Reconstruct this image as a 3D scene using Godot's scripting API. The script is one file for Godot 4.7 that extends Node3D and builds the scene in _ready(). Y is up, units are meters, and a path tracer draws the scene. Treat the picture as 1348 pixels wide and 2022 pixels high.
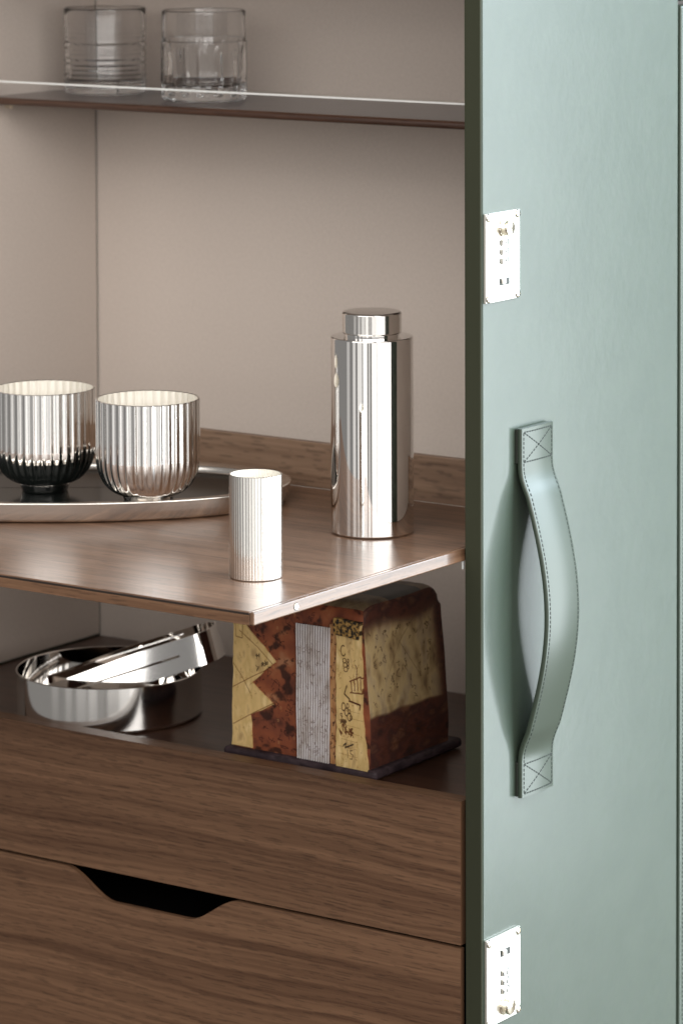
extends Node3D
# A leather-clad bar cabinet seen through a long lens: y up, metres, the cabinet's front plane at z = 0, its right inner wall at x = 0.

const TRAY_Y := 1.0
const FLOOR_Y := 0.7755      # inside, a little below the top of the drawer front
const DRAWER_TOP := 0.7835
const SHELF_Y := 1.3427
const SHELF_Z := -0.172
const BACK_Z := -0.3468
const LEFT_X := -0.674
const SKIN_X := 0.0183
const VIEW := Vector3(-0.5752, 0, -0.818)      # level direction the cabinet is looked at from
const ACROSS := Vector3(0.8181, 0, -0.575)

var M := {}
var rng := RandomNumberGenerator.new()

# ---------------------------------------------------------------- mesh building
class Build:
	var st := SurfaceTool.new()
	var n := 0
	func _init():
		st.begin(Mesh.PRIMITIVE_TRIANGLES)
	func v(p: Vector3, nrm: Vector3, uv: Vector2):
		st.set_normal(nrm)
		st.set_uv(uv)
		st.add_vertex(p)
		n += 1
	func quad_rows(nu: int, nv: int, at: int):
		for j in nv - 1:
			for i in nu - 1:
				var a := at + j * nu + i
				for k in [a, a + 1, a + nu, a + 1, a + nu + 1, a + nu]:
					st.add_index(k)
	# a smooth sheet through p[j][i]; its front looks along dv x du
	func sheet(p: Array, uvs: Array, wrap: bool):
		var nv := p.size()
		var nu: int = p[0].size()
		var at := n
		var rows := []
		for j in nv:
			var row := []
			for i in nu:
				var i0 := i - 1
				var i1 := i + 1
				if wrap:
					if i0 < 0: i0 = nu - 2
					if i1 > nu - 1: i1 = 1
				i0 = maxi(i0, 0)
				i1 = mini(i1, nu - 1)
				var j0 := maxi(j - 1, 0)
				var j1 := mini(j + 1, nv - 1)
				var du: Vector3 = p[j][i1] - p[j][i0]
				var dv: Vector3 = p[j1][i] - p[j0][i]
				row.append(dv.cross(du).normalized() if dv.cross(du).length() > 1e-14 else Vector3.ZERO)
			rows.append(row)
		for j in nv:
			for i in nu:
				var nn: Vector3 = rows[j][i]
				if nn == Vector3.ZERO:
					nn = rows[j + 1][i] if j + 1 < nv else rows[j - 1][i]
				v(p[j][i], nn, uvs[j][i])
		quad_rows(nu, nv, at)
	# box with rounded edges; u of its uv runs along `grain`, in metres
	func box(c: Vector3, s: Vector3, r := 0.002, grain := 0, shift := Vector2.ZERO, k := 3, turn := Basis.IDENTITY):
		var h := s / 2.0
		r = minf(r, minf(h.x, minf(h.y, h.z)) * 0.98)
		for ax in 3:
			for sg in [-1.0, 1.0]:
				var u := (ax + 2) % 3
				var w := (ax + 1) % 3   # w x u = ax
				if sg < 0:
					var t := u
					u = w
					w = t
				var lu := _ticks(h[u], r, k)
				var lw := _ticks(h[w], r, k)
				var at := n
				for b in lw:
					for a in lu:
						var q := Vector3.ZERO
						q[ax] = sg * h[ax]
						q[u] = a
						q[w] = b
						var inner := Vector3(clampf(q.x, -h.x + r, h.x - r), clampf(q.y, -h.y + r, h.y - r), clampf(q.z, -h.z + r, h.z - r))
						var nn := (q - inner).normalized()
						var pp := inner + nn * r
						var g := grain if grain != ax else (grain + 2) % 3
						var o := 3 - ax - g
						v(c + turn * pp, turn * nn, Vector2(pp[g] + c[g], -(pp[o] + c[o])) + shift)
				quad_rows(lu.size(), lw.size(), at)
	func _ticks(h: float, r: float, k: int) -> Array:
		var out := []
		for i in k:
			out.append(-h + r * (1.0 - tan(PI / 4.0 * (1.0 - float(i) / k))))
		out.append(-h + r)
		out.append(h - r)
		for i in k:
			out.append(h - r + r * tan(PI / 4.0 * (i + 1.0) / k))
		return out
	# runs: Array of arrays of Vector2(radius, y) walked upwards outside, downwards inside; each run is smooth in itself
	func lathe(c: Vector3, runs: Array, segs: int, rad = null):
		for run in runs:
			var p := []
			var uvs := []
			var along := 0.0
			for j in run.size():
				var row := []
				var urow := []
				if j > 0: along += run[j].distance_to(run[j - 1])
				for i in segs + 1:
					var a := TAU * i / segs
					var r: float = run[j].x
					if rad != null: r = rad.call(a, run[j].x, run[j].y)
					row.append(c + Vector3(cos(a) * r, run[j].y, sin(a) * r))
					urow.append(Vector2(float(i) / segs, along * 10.0))
				p.append(row)
				uvs.append(urow)
			sheet(p, uvs, true)
	# polygon in x,y (any winding) given a front at z1 and a back at z0
	func slab(poly: PackedVector2Array, z0: float, z1: float, grain_shift := Vector2.ZERO):
		if Geometry2D.is_polygon_clockwise(poly):
			poly.reverse()
		var tri := Geometry2D.triangulate_polygon(poly)
		for side in 2:
			var at := n
			for q in poly:
				v(Vector3(q.x, q.y, z1 if side == 0 else z0), Vector3(0, 0, 1 if side == 0 else -1), Vector2(q.x, -q.y) + grain_shift)
			for t in range(0, tri.size(), 3):
				var a := poly[tri[t]]
				var b := poly[tri[t + 1]]
				var d := poly[tri[t + 2]]
				var ccw := (b - a).cross(d - a) > 0
				if (side == 0) == ccw:
					st.add_index(at + tri[t]); st.add_index(at + tri[t + 2]); st.add_index(at + tri[t + 1])
				else:
					st.add_index(at + tri[t]); st.add_index(at + tri[t + 1]); st.add_index(at + tri[t + 2])
		for i in poly.size():
			var a := poly[i]
			var b := poly[(i + 1) % poly.size()]
			var d := (b - a).normalized()
			var nn := Vector3(d.y, -d.x, 0)
			var at := n
			v(Vector3(a.x, a.y, z0), nn, Vector2(a.x, z0) + grain_shift)
			v(Vector3(b.x, b.y, z0), nn, Vector2(b.x, z0) + grain_shift)
			v(Vector3(a.x, a.y, z1), nn, Vector2(a.x, z1) + grain_shift)
			v(Vector3(b.x, b.y, z1), nn, Vector2(b.x, z1) + grain_shift)
			for k in [at, at + 2, at + 1, at + 1, at + 2, at + 3]:
				st.add_index(k)
	func done() -> ArrayMesh:
		return st.commit()

func part(called: String, b: Build, mat: Material, parent: Node, at := Vector3.ZERO) -> MeshInstance3D:
	var o := MeshInstance3D.new()
	o.name = called
	o.mesh = b.done()
	o.material_override = mat
	o.position = at
	o.cast_shadow = GeometryInstance3D.SHADOW_CASTING_SETTING_ON
	if parent.has_node(called):
		var k := 1
		while parent.has_node("%s_%03d" % [called, k]): k += 1
		o.name = "%s_%03d" % [called, k]
	parent.add_child(o, true)
	return o

func thing(called: String, label: String, category: String, at: Vector3, group := "") -> Node3D:
	var o := Node3D.new()
	o.name = called
	if has_node(called): o.name = called + "_001"
	o.position = at
	o.set_meta("label", label)
	o.set_meta("category", category)
	if group: o.set_meta("group", group)
	add_child(o, true)
	return o

# ---------------------------------------------------------------- materials
func lin(r: float, g: float, b: float) -> Color:
	return Color(r, g, b).linear_to_srgb()

func mat(c: Color, rough: float, metal := 0.0, spec := 0.5) -> StandardMaterial3D:
	var m := StandardMaterial3D.new()
	m.albedo_color = c
	m.roughness = rough
	m.metallic = metal
	m.metallic_specular = spec
	return m

func noise(sd: int, freq: float, octaves := 3) -> FastNoiseLite:
	var f := FastNoiseLite.new()
	f.noise_type = FastNoiseLite.TYPE_SIMPLEX_SMOOTH
	f.seed = sd
	f.frequency = freq
	f.fractal_octaves = octaves
	return f

# walnut veneer, one image over 0.8 x 0.8 m, grain along u; returns [colour, relief/roughness]
func walnut_images(deep: Color, light: Color, w := 1024) -> Array:
	var h := w
	var im := Image.create(w, h, false, Image.FORMAT_RGB8)
	var gr := Image.create(w, h, false, Image.FORMAT_L8)
	var warp := noise(11, 1.0, 2)
	var bands := noise(21, 1.0, 3)
	var fine := noise(31, 1.0, 2)
	var fibre := noise(41, 1.0, 2)
	var pores := noise(51, 1.0, 1)
	for y in h:
		for x in w:
			var u := x * 0.8 / w
			var v := y * 0.8 / h
			var wv := v + 0.008 * warp.get_noise_2d(u * 2.2, v * 5.0) + 0.0014 * warp.get_noise_2d(u * 14.0 + 9.0, v * 40.0)
			var b := bands.get_noise_2d(u * 0.8, wv * 48.0)
			var s := fine.get_noise_2d(u * 1.7 + 3.0, wv * 230.0)
			var f := fibre.get_noise_2d(u * 9.0, v * 900.0)
			var t := 0.5 + 0.55 * b + 0.36 * s + 0.2 * f
			var pr := pores.get_noise_2d(u * 32.0, v * 1300.0)
			var dark := clampf((pr - 0.45) * 1.8, 0.0, 0.35)
			t = clampf(t, 0.0, 1.0)
			var c := deep.lerp(light, t) * (1.0 - dark)
			im.set_pixel(x, y, c.linear_to_srgb())
			gr.set_pixel(x, y, Color.from_hsv(0, 0, clampf(0.6 + 0.25 * f + 0.1 * s - dark * 0.9, 0.0, 1.0)))
	return [ImageTexture.create_from_image(im), ImageTexture.create_from_image(gr)]

func mottled(sd: int, size: int, a: Color, b: Color, freq: float, octaves := 4) -> ImageTexture:
	var f := noise(sd, freq, octaves)
	var im := Image.create(size, size, false, Image.FORMAT_RGB8)
	for y in size:
		for x in size:
			var t := 0.5 + 0.5 * f.get_noise_2d(x, y)
			im.set_pixel(x, y, a.lerp(b, clampf(t, 0, 1)))
	return ImageTexture.create_from_image(im)

func seamless(sd: int, freq: float, size := 512, octaves := 4) -> NoiseTexture2D:
	var t := NoiseTexture2D.new()
	t.width = size
	t.height = size
	t.seamless = true
	t.noise = noise(sd, freq, octaves)
	return t

func make_materials():
	var wn := walnut_images(Color(0.080, 0.038, 0.020), Color(0.192, 0.104, 0.058))
	var walnut_pale: ImageTexture = walnut_images(Color(0.090, 0.045, 0.026), Color(0.205, 0.116, 0.071), 512)[0]
	for e in [["walnut", 0.5, 0.4, 0.0], ["walnut_satin", 0.36, 0.5, 0.0], ["walnut_polished", 0.3, 0.5, 0.38], ["walnut_dim", 0.32, 0.5, 0.15]]:
		var m := mat(Color.WHITE, e[1], 0.0, e[2])
		m.albedo_texture = wn[0]
		m.uv1_scale = Vector3(1.25, 1.25, 1)
		m.heightmap_enabled = true
		m.heightmap_texture = wn[1]
		m.heightmap_scale = 0.012
		if e[3] > 0.0:
			m.clearcoat_enabled = true
			m.clearcoat = e[3]
			m.clearcoat_roughness = 0.12
		M[e[0]] = m
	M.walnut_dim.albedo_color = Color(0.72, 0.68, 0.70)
	# leather
	var gl := mat(Color.WHITE, 0.44, 0.0, 0.46)
	gl.albedo_texture = mottled(5, 512, lin(0.036, 0.052, 0.037), lin(0.046, 0.063, 0.046), 0.012)
	gl.uv1_triplanar = true
	gl.uv1_scale = Vector3(2.2, 2.2, 2.2)
	gl.heightmap_enabled = true
	gl.heightmap_texture = seamless(8, 0.05, 512, 3)
	gl.heightmap_scale = 0.016
	gl.clearcoat_enabled = true
	gl.clearcoat = 0.5
	gl.clearcoat_roughness = 0.17
	M.leather = gl
	var sl := mat(lin(0.038, 0.052, 0.037), 0.32, 0.0, 0.5)
	sl.clearcoat_enabled = true
	sl.clearcoat = 0.2
	sl.clearcoat_roughness = 0.2
	M.strap = sl
	M.leather_edge = mat(lin(0.012, 0.016, 0.01), 0.6)
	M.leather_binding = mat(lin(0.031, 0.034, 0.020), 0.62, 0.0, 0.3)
	M.thread = mat(lin(0.008, 0.013, 0.009), 0.7)
	# taupe lining
	var tp := mat(Color.WHITE, 0.5, 0.0, 0.4)
	tp.albedo_texture = mottled(15, 512, lin(0.565, 0.49, 0.435), lin(0.63, 0.55, 0.49), 0.16, 3)
	tp.uv1_triplanar = true
	tp.uv1_scale = Vector3(3, 3, 3)
	tp.heightmap_enabled = true
	tp.heightmap_texture = seamless(19, 0.09, 512, 3)
	tp.heightmap_scale = 0.012
	M.lining = tp
	# metals
	M.silver = mat(lin(0.9, 0.88, 0.855), 0.035, 1.0)
	M.silver_soft = mat(lin(0.86, 0.835, 0.80), 0.13, 1.0)
	var br := mat(lin(0.80, 0.76, 0.71), 0.2, 1.0)
	M.silver_brushed = br
	M.silver_pale = mat(lin(0.95, 0.92, 0.87), 0.1, 1.0)
	M.silver_frosted = mat(lin(0.86, 0.82, 0.74), 0.5, 0.35)
	M.nickel = mat(lin(0.93, 0.9, 0.83), 0.42, 1.0)
	M.nickel_shiny = mat(lin(0.88, 0.82, 0.68), 0.12, 1.0)
	M.slot_ring_dark = mat(lin(0.02, 0.022, 0.018), 0.4)  # near-black for the lock slots and the painted shadow rings at screws
	M.inlay = mat(lin(0.006, 0.0075, 0.007), 0.14, 0.0, 0.17)
	M.hollow = mat(lin(0.006, 0.005, 0.005), 0.9, 0.0, 0.1)  # near-black paints the shade of the void behind the drawer notch
	var pale: StandardMaterial3D = M.walnut_satin.duplicate()
	pale.albedo_texture = walnut_pale
	pale.roughness = 0.34
	pale.clearcoat_enabled = true
	pale.clearcoat = 0.22
	pale.clearcoat_roughness = 0.16
	M.walnut_pale = pale
	var rail := mat(Color.WHITE, 0.4)
	rail.albedo_texture = walnut_images(Color(0.16, 0.095, 0.06), Color(0.30, 0.195, 0.13), 512)[0]
	rail.uv1_scale = Vector3(1.25, 1.25, 1)
	M.walnut_rail = rail
	M.gap_shade = mat(lin(0.02, 0.012, 0.008), 0.5)  # dark brown for the tray's painted shadow gap
	M.ink = mat(lin(0.01, 0.01, 0.01), 0.5)
	# glass
	var g := mat(Color(1.0, 1.0, 1.0, 0.0), 0.01)
	g.transparency = BaseMaterial3D.TRANSPARENCY_ALPHA
	g.refraction_enabled = true
	g.refraction_scale = 0.046
	M.glass = g
	var gp := mat(Color(0.97, 0.97, 0.97, 0.02), 0.05, 0.0, 0.3)
	gp.transparency = BaseMaterial3D.TRANSPARENCY_ALPHA
	M.pane = gp
	M.pane_edge = mat(lin(0.85, 0.86, 0.84), 0.3)

# ---------------------------------------------------------------- scene
func area(called: String, at: Vector3, to: Vector3, size: Vector2, energy: float, tint := Color.WHITE):
	var l := AreaLight3D.new()
	l.name = called
	l.area_normalize_energy = false
	l.area_size = size
	l.light_energy = energy
	l.light_color = tint
	l.shadow_enabled = true
	add_child(l)
	l.look_at_from_position(at, to)

func _ready():
	rng.seed = 7
	# camera: a long lens shifted down, as an architectural photographer sets it
	var cam := Camera3D.new()
	cam.name = "camera"
	cam.projection = Camera3D.PROJECTION_FRUSTUM
	cam.near = 0.1
	cam.far = 60.0
	cam.size = 0.1 * 2022.0 / 7050.0
	cam.frustum_offset = Vector2(0, -0.1 * (1011.0 - 77.0) / 7050.0)
	cam.transform = Transform3D(Basis(Vector3(0.8181, -0.0036, -0.5750), Vector3(-0.0308, 0.9983, -0.0500), Vector3(0.5742, 0.0586, 0.8166)).orthonormalized(), Vector3(1.6259, 1.6036, 2.4872))
	var lens := CameraAttributesPhysical.new()
	lens.frustum_focal_length = 123.0
	lens.frustum_near = 0.1
	lens.frustum_far = 60.0
	lens.frustum_focus_distance = 2.95
	lens.exposure_aperture = 9.0
	cam.attributes = lens
	add_child(cam)
	var env := Environment.new()
	env.background_mode = Environment.BG_COLOR
	env.background_color = lin(0.17, 0.165, 0.16)
	env.tonemap_mode = Environment.TONE_MAPPER_LINEAR
	env.tonemap_exposure = 1.32
	env.sdfgi_enabled = true
	env.ssao_enabled = true
	env.ssil_enabled = true
	var we := WorldEnvironment.new()
	we.name = "surroundings"
	we.environment = env
	add_child(we)
	# daylight from the windows of the room: a row on the right, others in front of the cabinet
	var cool := Color(0.94, 0.978, 0.995)
	for k in 3:
		var wz := -0.70 if k == 0 else -0.47 - 1.35 * k
		for half in [[2.78, 2.74, 2.7], [0.44, 1.9, 2.05]]:      # sky above, street below
			area("right_window_light", Vector3(2.3, half[0], wz), Vector3(0, half[0], wz), Vector2(0.78 if k == 0 else 1.2, half[1]), half[2], Color(0.90, 0.96, 1.0) if half[0] > 1.0 else cool)
	area("added_strap_glint_light", Vector3(2.3, 3.9, -5.2), Vector3(0, 2.6, -1.0), Vector2(2.0, 2.6), 3.2, Color(0.86, 0.94, 1.0))  # added lamp for the highlight on the strap's upper part
	area("added_side_fill_light", Vector3(1.5, 3.3, -0.9), Vector3(1.3, 0.0, -0.7), Vector2(2.2, 3.2), 0.5, Color(1.0, 0.995, 0.98))  # added fill from above to soften shadows on the leather side
	area("added_overhead_fill_light", Vector3(-0.1, 2.75, 1.55), Vector3(-0.35, 1.0, -0.1), Vector2(2.0, 1.6), 0.72, Color(1.0, 0.985, 0.965))  # added overhead fill to brighten the interior and the pull-out tray
	# light panels for the front windows, split into made-up bands: angle round the cabinet, distance, width, energy of the top band, energy of the low band that whitens the metal; the middle band is dimmed to darken the lower compartment
	for w in [[-33.0, 4.8, 0.8, 0.22, 0.07], [-14.0, 4.8, 0.7, 0.4, 0.12], [2.5, 4.8, 1.1, 0.45, 0.16], [17.5, 4.8, 0.95, 0.75, 0.25], [29.0, 4.8, 0.4, 1.2, 0.11],
			[42.5, 4.6, 1.12, 1.2, 0.24], [57.0, 4.4, 1.08, 1.38, 0.27], [70.5, 4.2, 0.95, 1.45, 0.29], [83.0, 4.0, 0.85, 1.15, 0.3]]:
		var a := deg_to_rad(w[0])
		for half in [[2.45, 1.8, w[3] * 1.12], [1.17, 0.7, w[4] * 0.25], [0.25, 1.1, w[4]]]:
			var p := Vector3(-0.25 + sin(a) * w[1], half[0], cos(a) * w[1])
			area("front_window_light", p, Vector3(-0.25, half[0], 0), Vector2(w[2], half[1]), half[2], Color(1.0, 0.99, 0.978))
	make_materials()
	var fl := Build.new()
	fl.box(Vector3(0.2, -0.57, -0.4), Vector3(7.0, 0.04, 9.0), 0.002)
	part("floor", fl, mat(lin(0.13, 0.105, 0.085), 0.45), self).set_meta("kind", "structure")
	build_cabinet()
	build_shaker()
	build_shot()
	build_serving_tray()
	build_tumblers()
	build_glasses()
	build_dish()
	build_tongs()
	build_block()

func build_cabinet():
	var cab := thing("bar_cabinet", "open walnut bar cabinet clad in green leather with drawers and pull-out tray", "cabinet", Vector3(0, 0, 0))
	var wide := -LEFT_X
	var mx := LEFT_X / 2.0
	var b := Build.new()
	b.box(Vector3(0.0099, 0.79, -0.1655), Vector3(0.0168, 1.52, 0.327), 0.0018)
	part("right_side_panel", b, M.leather, cab)
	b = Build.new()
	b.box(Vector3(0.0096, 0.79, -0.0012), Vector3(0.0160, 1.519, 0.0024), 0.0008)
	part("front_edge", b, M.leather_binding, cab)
	b = Build.new()
	b.box(Vector3(LEFT_X - 0.009, 0.79, -0.178), Vector3(0.018, 1.52, 0.356), 0.0018)
	part("left_side_panel", b, M.leather, cab)
	b = Build.new()
	b.box(Vector3(LEFT_X + 0.0008, 1.154, BACK_Z / 2), Vector3(0.0016, 0.754, -BACK_Z - 0.004), 0.0005)
	part("left_lining", b, M.lining, cab)
	b = Build.new()
	b.box(Vector3(0.0005, 1.154, BACK_Z / 2 - 0.014), Vector3(0.0016, 0.754, -BACK_Z - 0.030), 0.0005)
	part("right_lining", b, M.lining, cab)
	b = Build.new()
	b.box(Vector3(mx, 0.79, BACK_Z - 0.005), Vector3(wide, 1.48, 0.01), 0.001)
	part("back_panel", b, M.lining, cab)
	b = Build.new()
	b.box(Vector3(mx, 1.541, BACK_Z / 2), Vector3(wide - 0.003, 0.018, -BACK_Z - 0.002), 0.001)
	part("top_panel", b, M.lining, cab)
	b = Build.new()
	b.box(Vector3(mx, FLOOR_Y - 0.0098, BACK_Z / 2 - 0.0085), Vector3(wide - 0.003, 0.019, -BACK_Z - 0.019), 0.0006, 0, Vector2(0.7, 0.1))
	part("compartment_floor", b, M.walnut_dim, cab)
	b = Build.new()
	b.box(Vector3(mx, 0.07, BACK_Z / 2), Vector3(wide - 0.005, 0.02, -BACK_Z - 0.004), 0.001)
	part("bottom_panel", b, M.walnut, cab)
	b = Build.new()
	b.box(Vector3(mx, -0.26, BACK_Z / 2 - 0.02), Vector3(wide - 0.06, 0.578, 0.26), 0.002)
	part("plinth", b, M.leather_binding, cab)

	# shelf with a glass rail
	b = Build.new()
	b.box(Vector3(mx, SHELF_Y - 0.0037, (BACK_Z + SHELF_Z) / 2.0), Vector3(wide - 0.003, 0.0074, SHELF_Z - BACK_Z), 0.0034, 0, Vector2(0.7, 0.35), 4)
	var shelf := part("shelf", b, M.walnut_dim, cab)
	b = Build.new()
	b.box(Vector3(mx, SHELF_Y + 0.0077, SHELF_Z - 0.0022), Vector3(wide - 0.004, 0.015, 0.003), 0.0003, 0)
	part("glass_rail", b, M.pane, shelf)
	b = Build.new()
	b.box(Vector3(mx, SHELF_Y + 0.0158, SHELF_Z - 0.0022), Vector3(wide - 0.004, 0.0017, 0.0036), 0.0004, 0)
	part("rail_edge", b, M.pane_edge, shelf)  # opaque white strip painting the glint on the polished glass edge
	for z in [-0.205, -0.315]:
		b = Build.new()
		b.lathe(Vector3.ZERO, [[Vector2(0, 0), Vector2(0.0028, 0), Vector2(0.003, 0.0004), Vector2(0.003, 0.007)], [Vector2(0.003, 0.007), Vector2(0, 0.0074)]], 20)
		var pin := part("shelf_pin", b, M.nickel_shiny, shelf, Vector3(LEFT_X + 0.0012, SHELF_Y - 0.0105, z))
		pin.rotation.z = -PI / 2

	# drawers
	var p := PackedVector2Array([Vector2(LEFT_X + 0.0025, 0.6602), Vector2(-0.0032, 0.6602), Vector2(-0.0032, DRAWER_TOP), Vector2(LEFT_X + 0.0025, DRAWER_TOP)])
	b = Build.new()
	b.slab(p, -0.018, 0.0, Vector2(0.7, 0.8))
	var dr := part("drawer", b, M.walnut, cab)
	b = Build.new()
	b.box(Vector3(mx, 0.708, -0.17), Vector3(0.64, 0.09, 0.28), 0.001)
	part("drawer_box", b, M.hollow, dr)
	p = PackedVector2Array([Vector2(LEFT_X + 0.0025, 0.42), Vector2(-0.0032, 0.42), Vector2(-0.0032, 0.6575)])
	var mid := -0.3365
	for s in [1.0, -1.0]:
		var q := []
		for i in 15:
			var t := i / 14.0
			q.append(Vector2(mid + s * lerpf(0.098, 0.043, t), lerpf(0.6575, 0.6322, smoothstep(0.0, 1.0, t) * 0.9 + 0.1 * t)))
		if s < 0: q.reverse()
		for e in q: p.append(e)
	p.append(Vector2(LEFT_X + 0.0025, 0.6575))
	b = Build.new()
	b.slab(p, -0.005, 0.0, Vector2(0.7, 0.8))
	dr = part("drawer", b, M.walnut, cab)
	b = Build.new()
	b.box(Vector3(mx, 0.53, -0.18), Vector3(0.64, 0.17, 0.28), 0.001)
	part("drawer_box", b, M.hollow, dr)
	b = Build.new()
	b.box(Vector3(mx - 0.0004, 0.2485, -0.009), Vector3(wide - 0.0057, 0.337, 0.018), 0.0006, 0, Vector2(0.7, 0.8))
	part("drawer", b, M.walnut, cab)

	# pull-out tray
	b = Build.new()
	b.box(Vector3(mx - 0.001, TRAY_Y - 0.0054, 0.0705), Vector3(wide - 0.005, 0.0108, 0.452), 0.0012, 0, Vector2(0.71, 0.62), 4)
	var tray := part("pull_out_tray", b, M.walnut_pale, cab)
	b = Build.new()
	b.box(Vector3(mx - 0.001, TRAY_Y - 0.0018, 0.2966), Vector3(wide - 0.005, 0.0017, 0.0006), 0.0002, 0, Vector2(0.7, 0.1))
	part("front_shadow_line", b, M.gap_shade, tray)  # dark strip painted in for the thin shadow gap below the top
	b = Build.new()
	b.box(Vector3(mx - 0.001, TRAY_Y - 0.0066, 0.2967), Vector3(wide - 0.005, 0.0078, 0.0008), 0.0003, 0, Vector2(0.7, 0.33))
	part("front_edge_band", b, M.walnut, tray)
	b = Build.new()
	b.box(Vector3(-0.0014, TRAY_Y - 0.0054, 0.0705), Vector3(0.0042, 0.0106, 0.4518), 0.0013, 2, Vector2(0.31, 0.2), 4)
	part("edge_band", b, M.walnut_polished, tray)
	tray.set_meta("label", "walnut tray pulled forward out of the cabinet")
	b = Build.new()
	b.box(Vector3(mx, TRAY_Y + 0.0209, -0.160), Vector3(wide - 0.006, 0.042, 0.008), 0.001, 0, Vector2(0.7, 1.1))
	part("back_rail", b, M.walnut_rail, tray)
	b = Build.new()
	b.lathe(Vector3.ZERO, [[Vector2(0.0026, 0), Vector2(0.0026, 0.0006), Vector2(0.0022, 0.001)], [Vector2(0.0022, 0.001), Vector2(0.0009, 0.001)], [Vector2(0.0009, 0.001), Vector2(0.0009, 0.0002), Vector2(0, 0.0002)]], 24)
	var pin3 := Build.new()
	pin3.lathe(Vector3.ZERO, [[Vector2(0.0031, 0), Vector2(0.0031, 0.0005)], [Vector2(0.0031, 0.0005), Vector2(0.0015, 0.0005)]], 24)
	part("screw_shadow_ring", pin3, M.slot_ring_dark, tray, Vector3(0.0004, 0.9945, 0.2406)).rotation.z = -PI / 2  # dark ring imitating the shadow around the tray screw
	var pin2 := part("screw", b, M.nickel_shiny, tray, Vector3(0.0004, 0.9945, 0.2406))
	pin2.rotation.z = -PI / 2
	b = Build.new()
	b.box(Vector3(-0.0022, 0.9852, -0.003), Vector3(0.0016, 0.007, 0.003), 0.0006)
	part("tray_peg", b, M.pane_edge, cab)

	# rear half of the case: the next panel along, framed and stitched
	b = Build.new()
	b.box(Vector3(0.0099, 0.75, -0.445), Vector3(0.0168, 1.386, 0.222), 0.0022)
	var rear := part("rear_panel", b, M.leather, cab)
	b = Build.new()
	b.box(Vector3(0.0099, 1.4985, -0.445), Vector3(0.0168, 0.103, 0.222), 0.0022)
	part("rear_top_band", b, M.leather, cab)
	b = Build.new()
	for i in 250:
		b.box(Vector3(SKIN_X + 0.0001, 0.36 + i * 0.0043, -0.3395), Vector3(0.0008, 0.0028, 0.0008), 0.0003, 0, Vector2.ZERO, 1)
	var sti := part("stitching", b, M.thread, rear)
	sti.set_meta("kind", "stuff")

	build_lock(cab, 1.2453, false)
	build_lock(cab, 0.6296, true)
	build_handle(cab)

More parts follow.
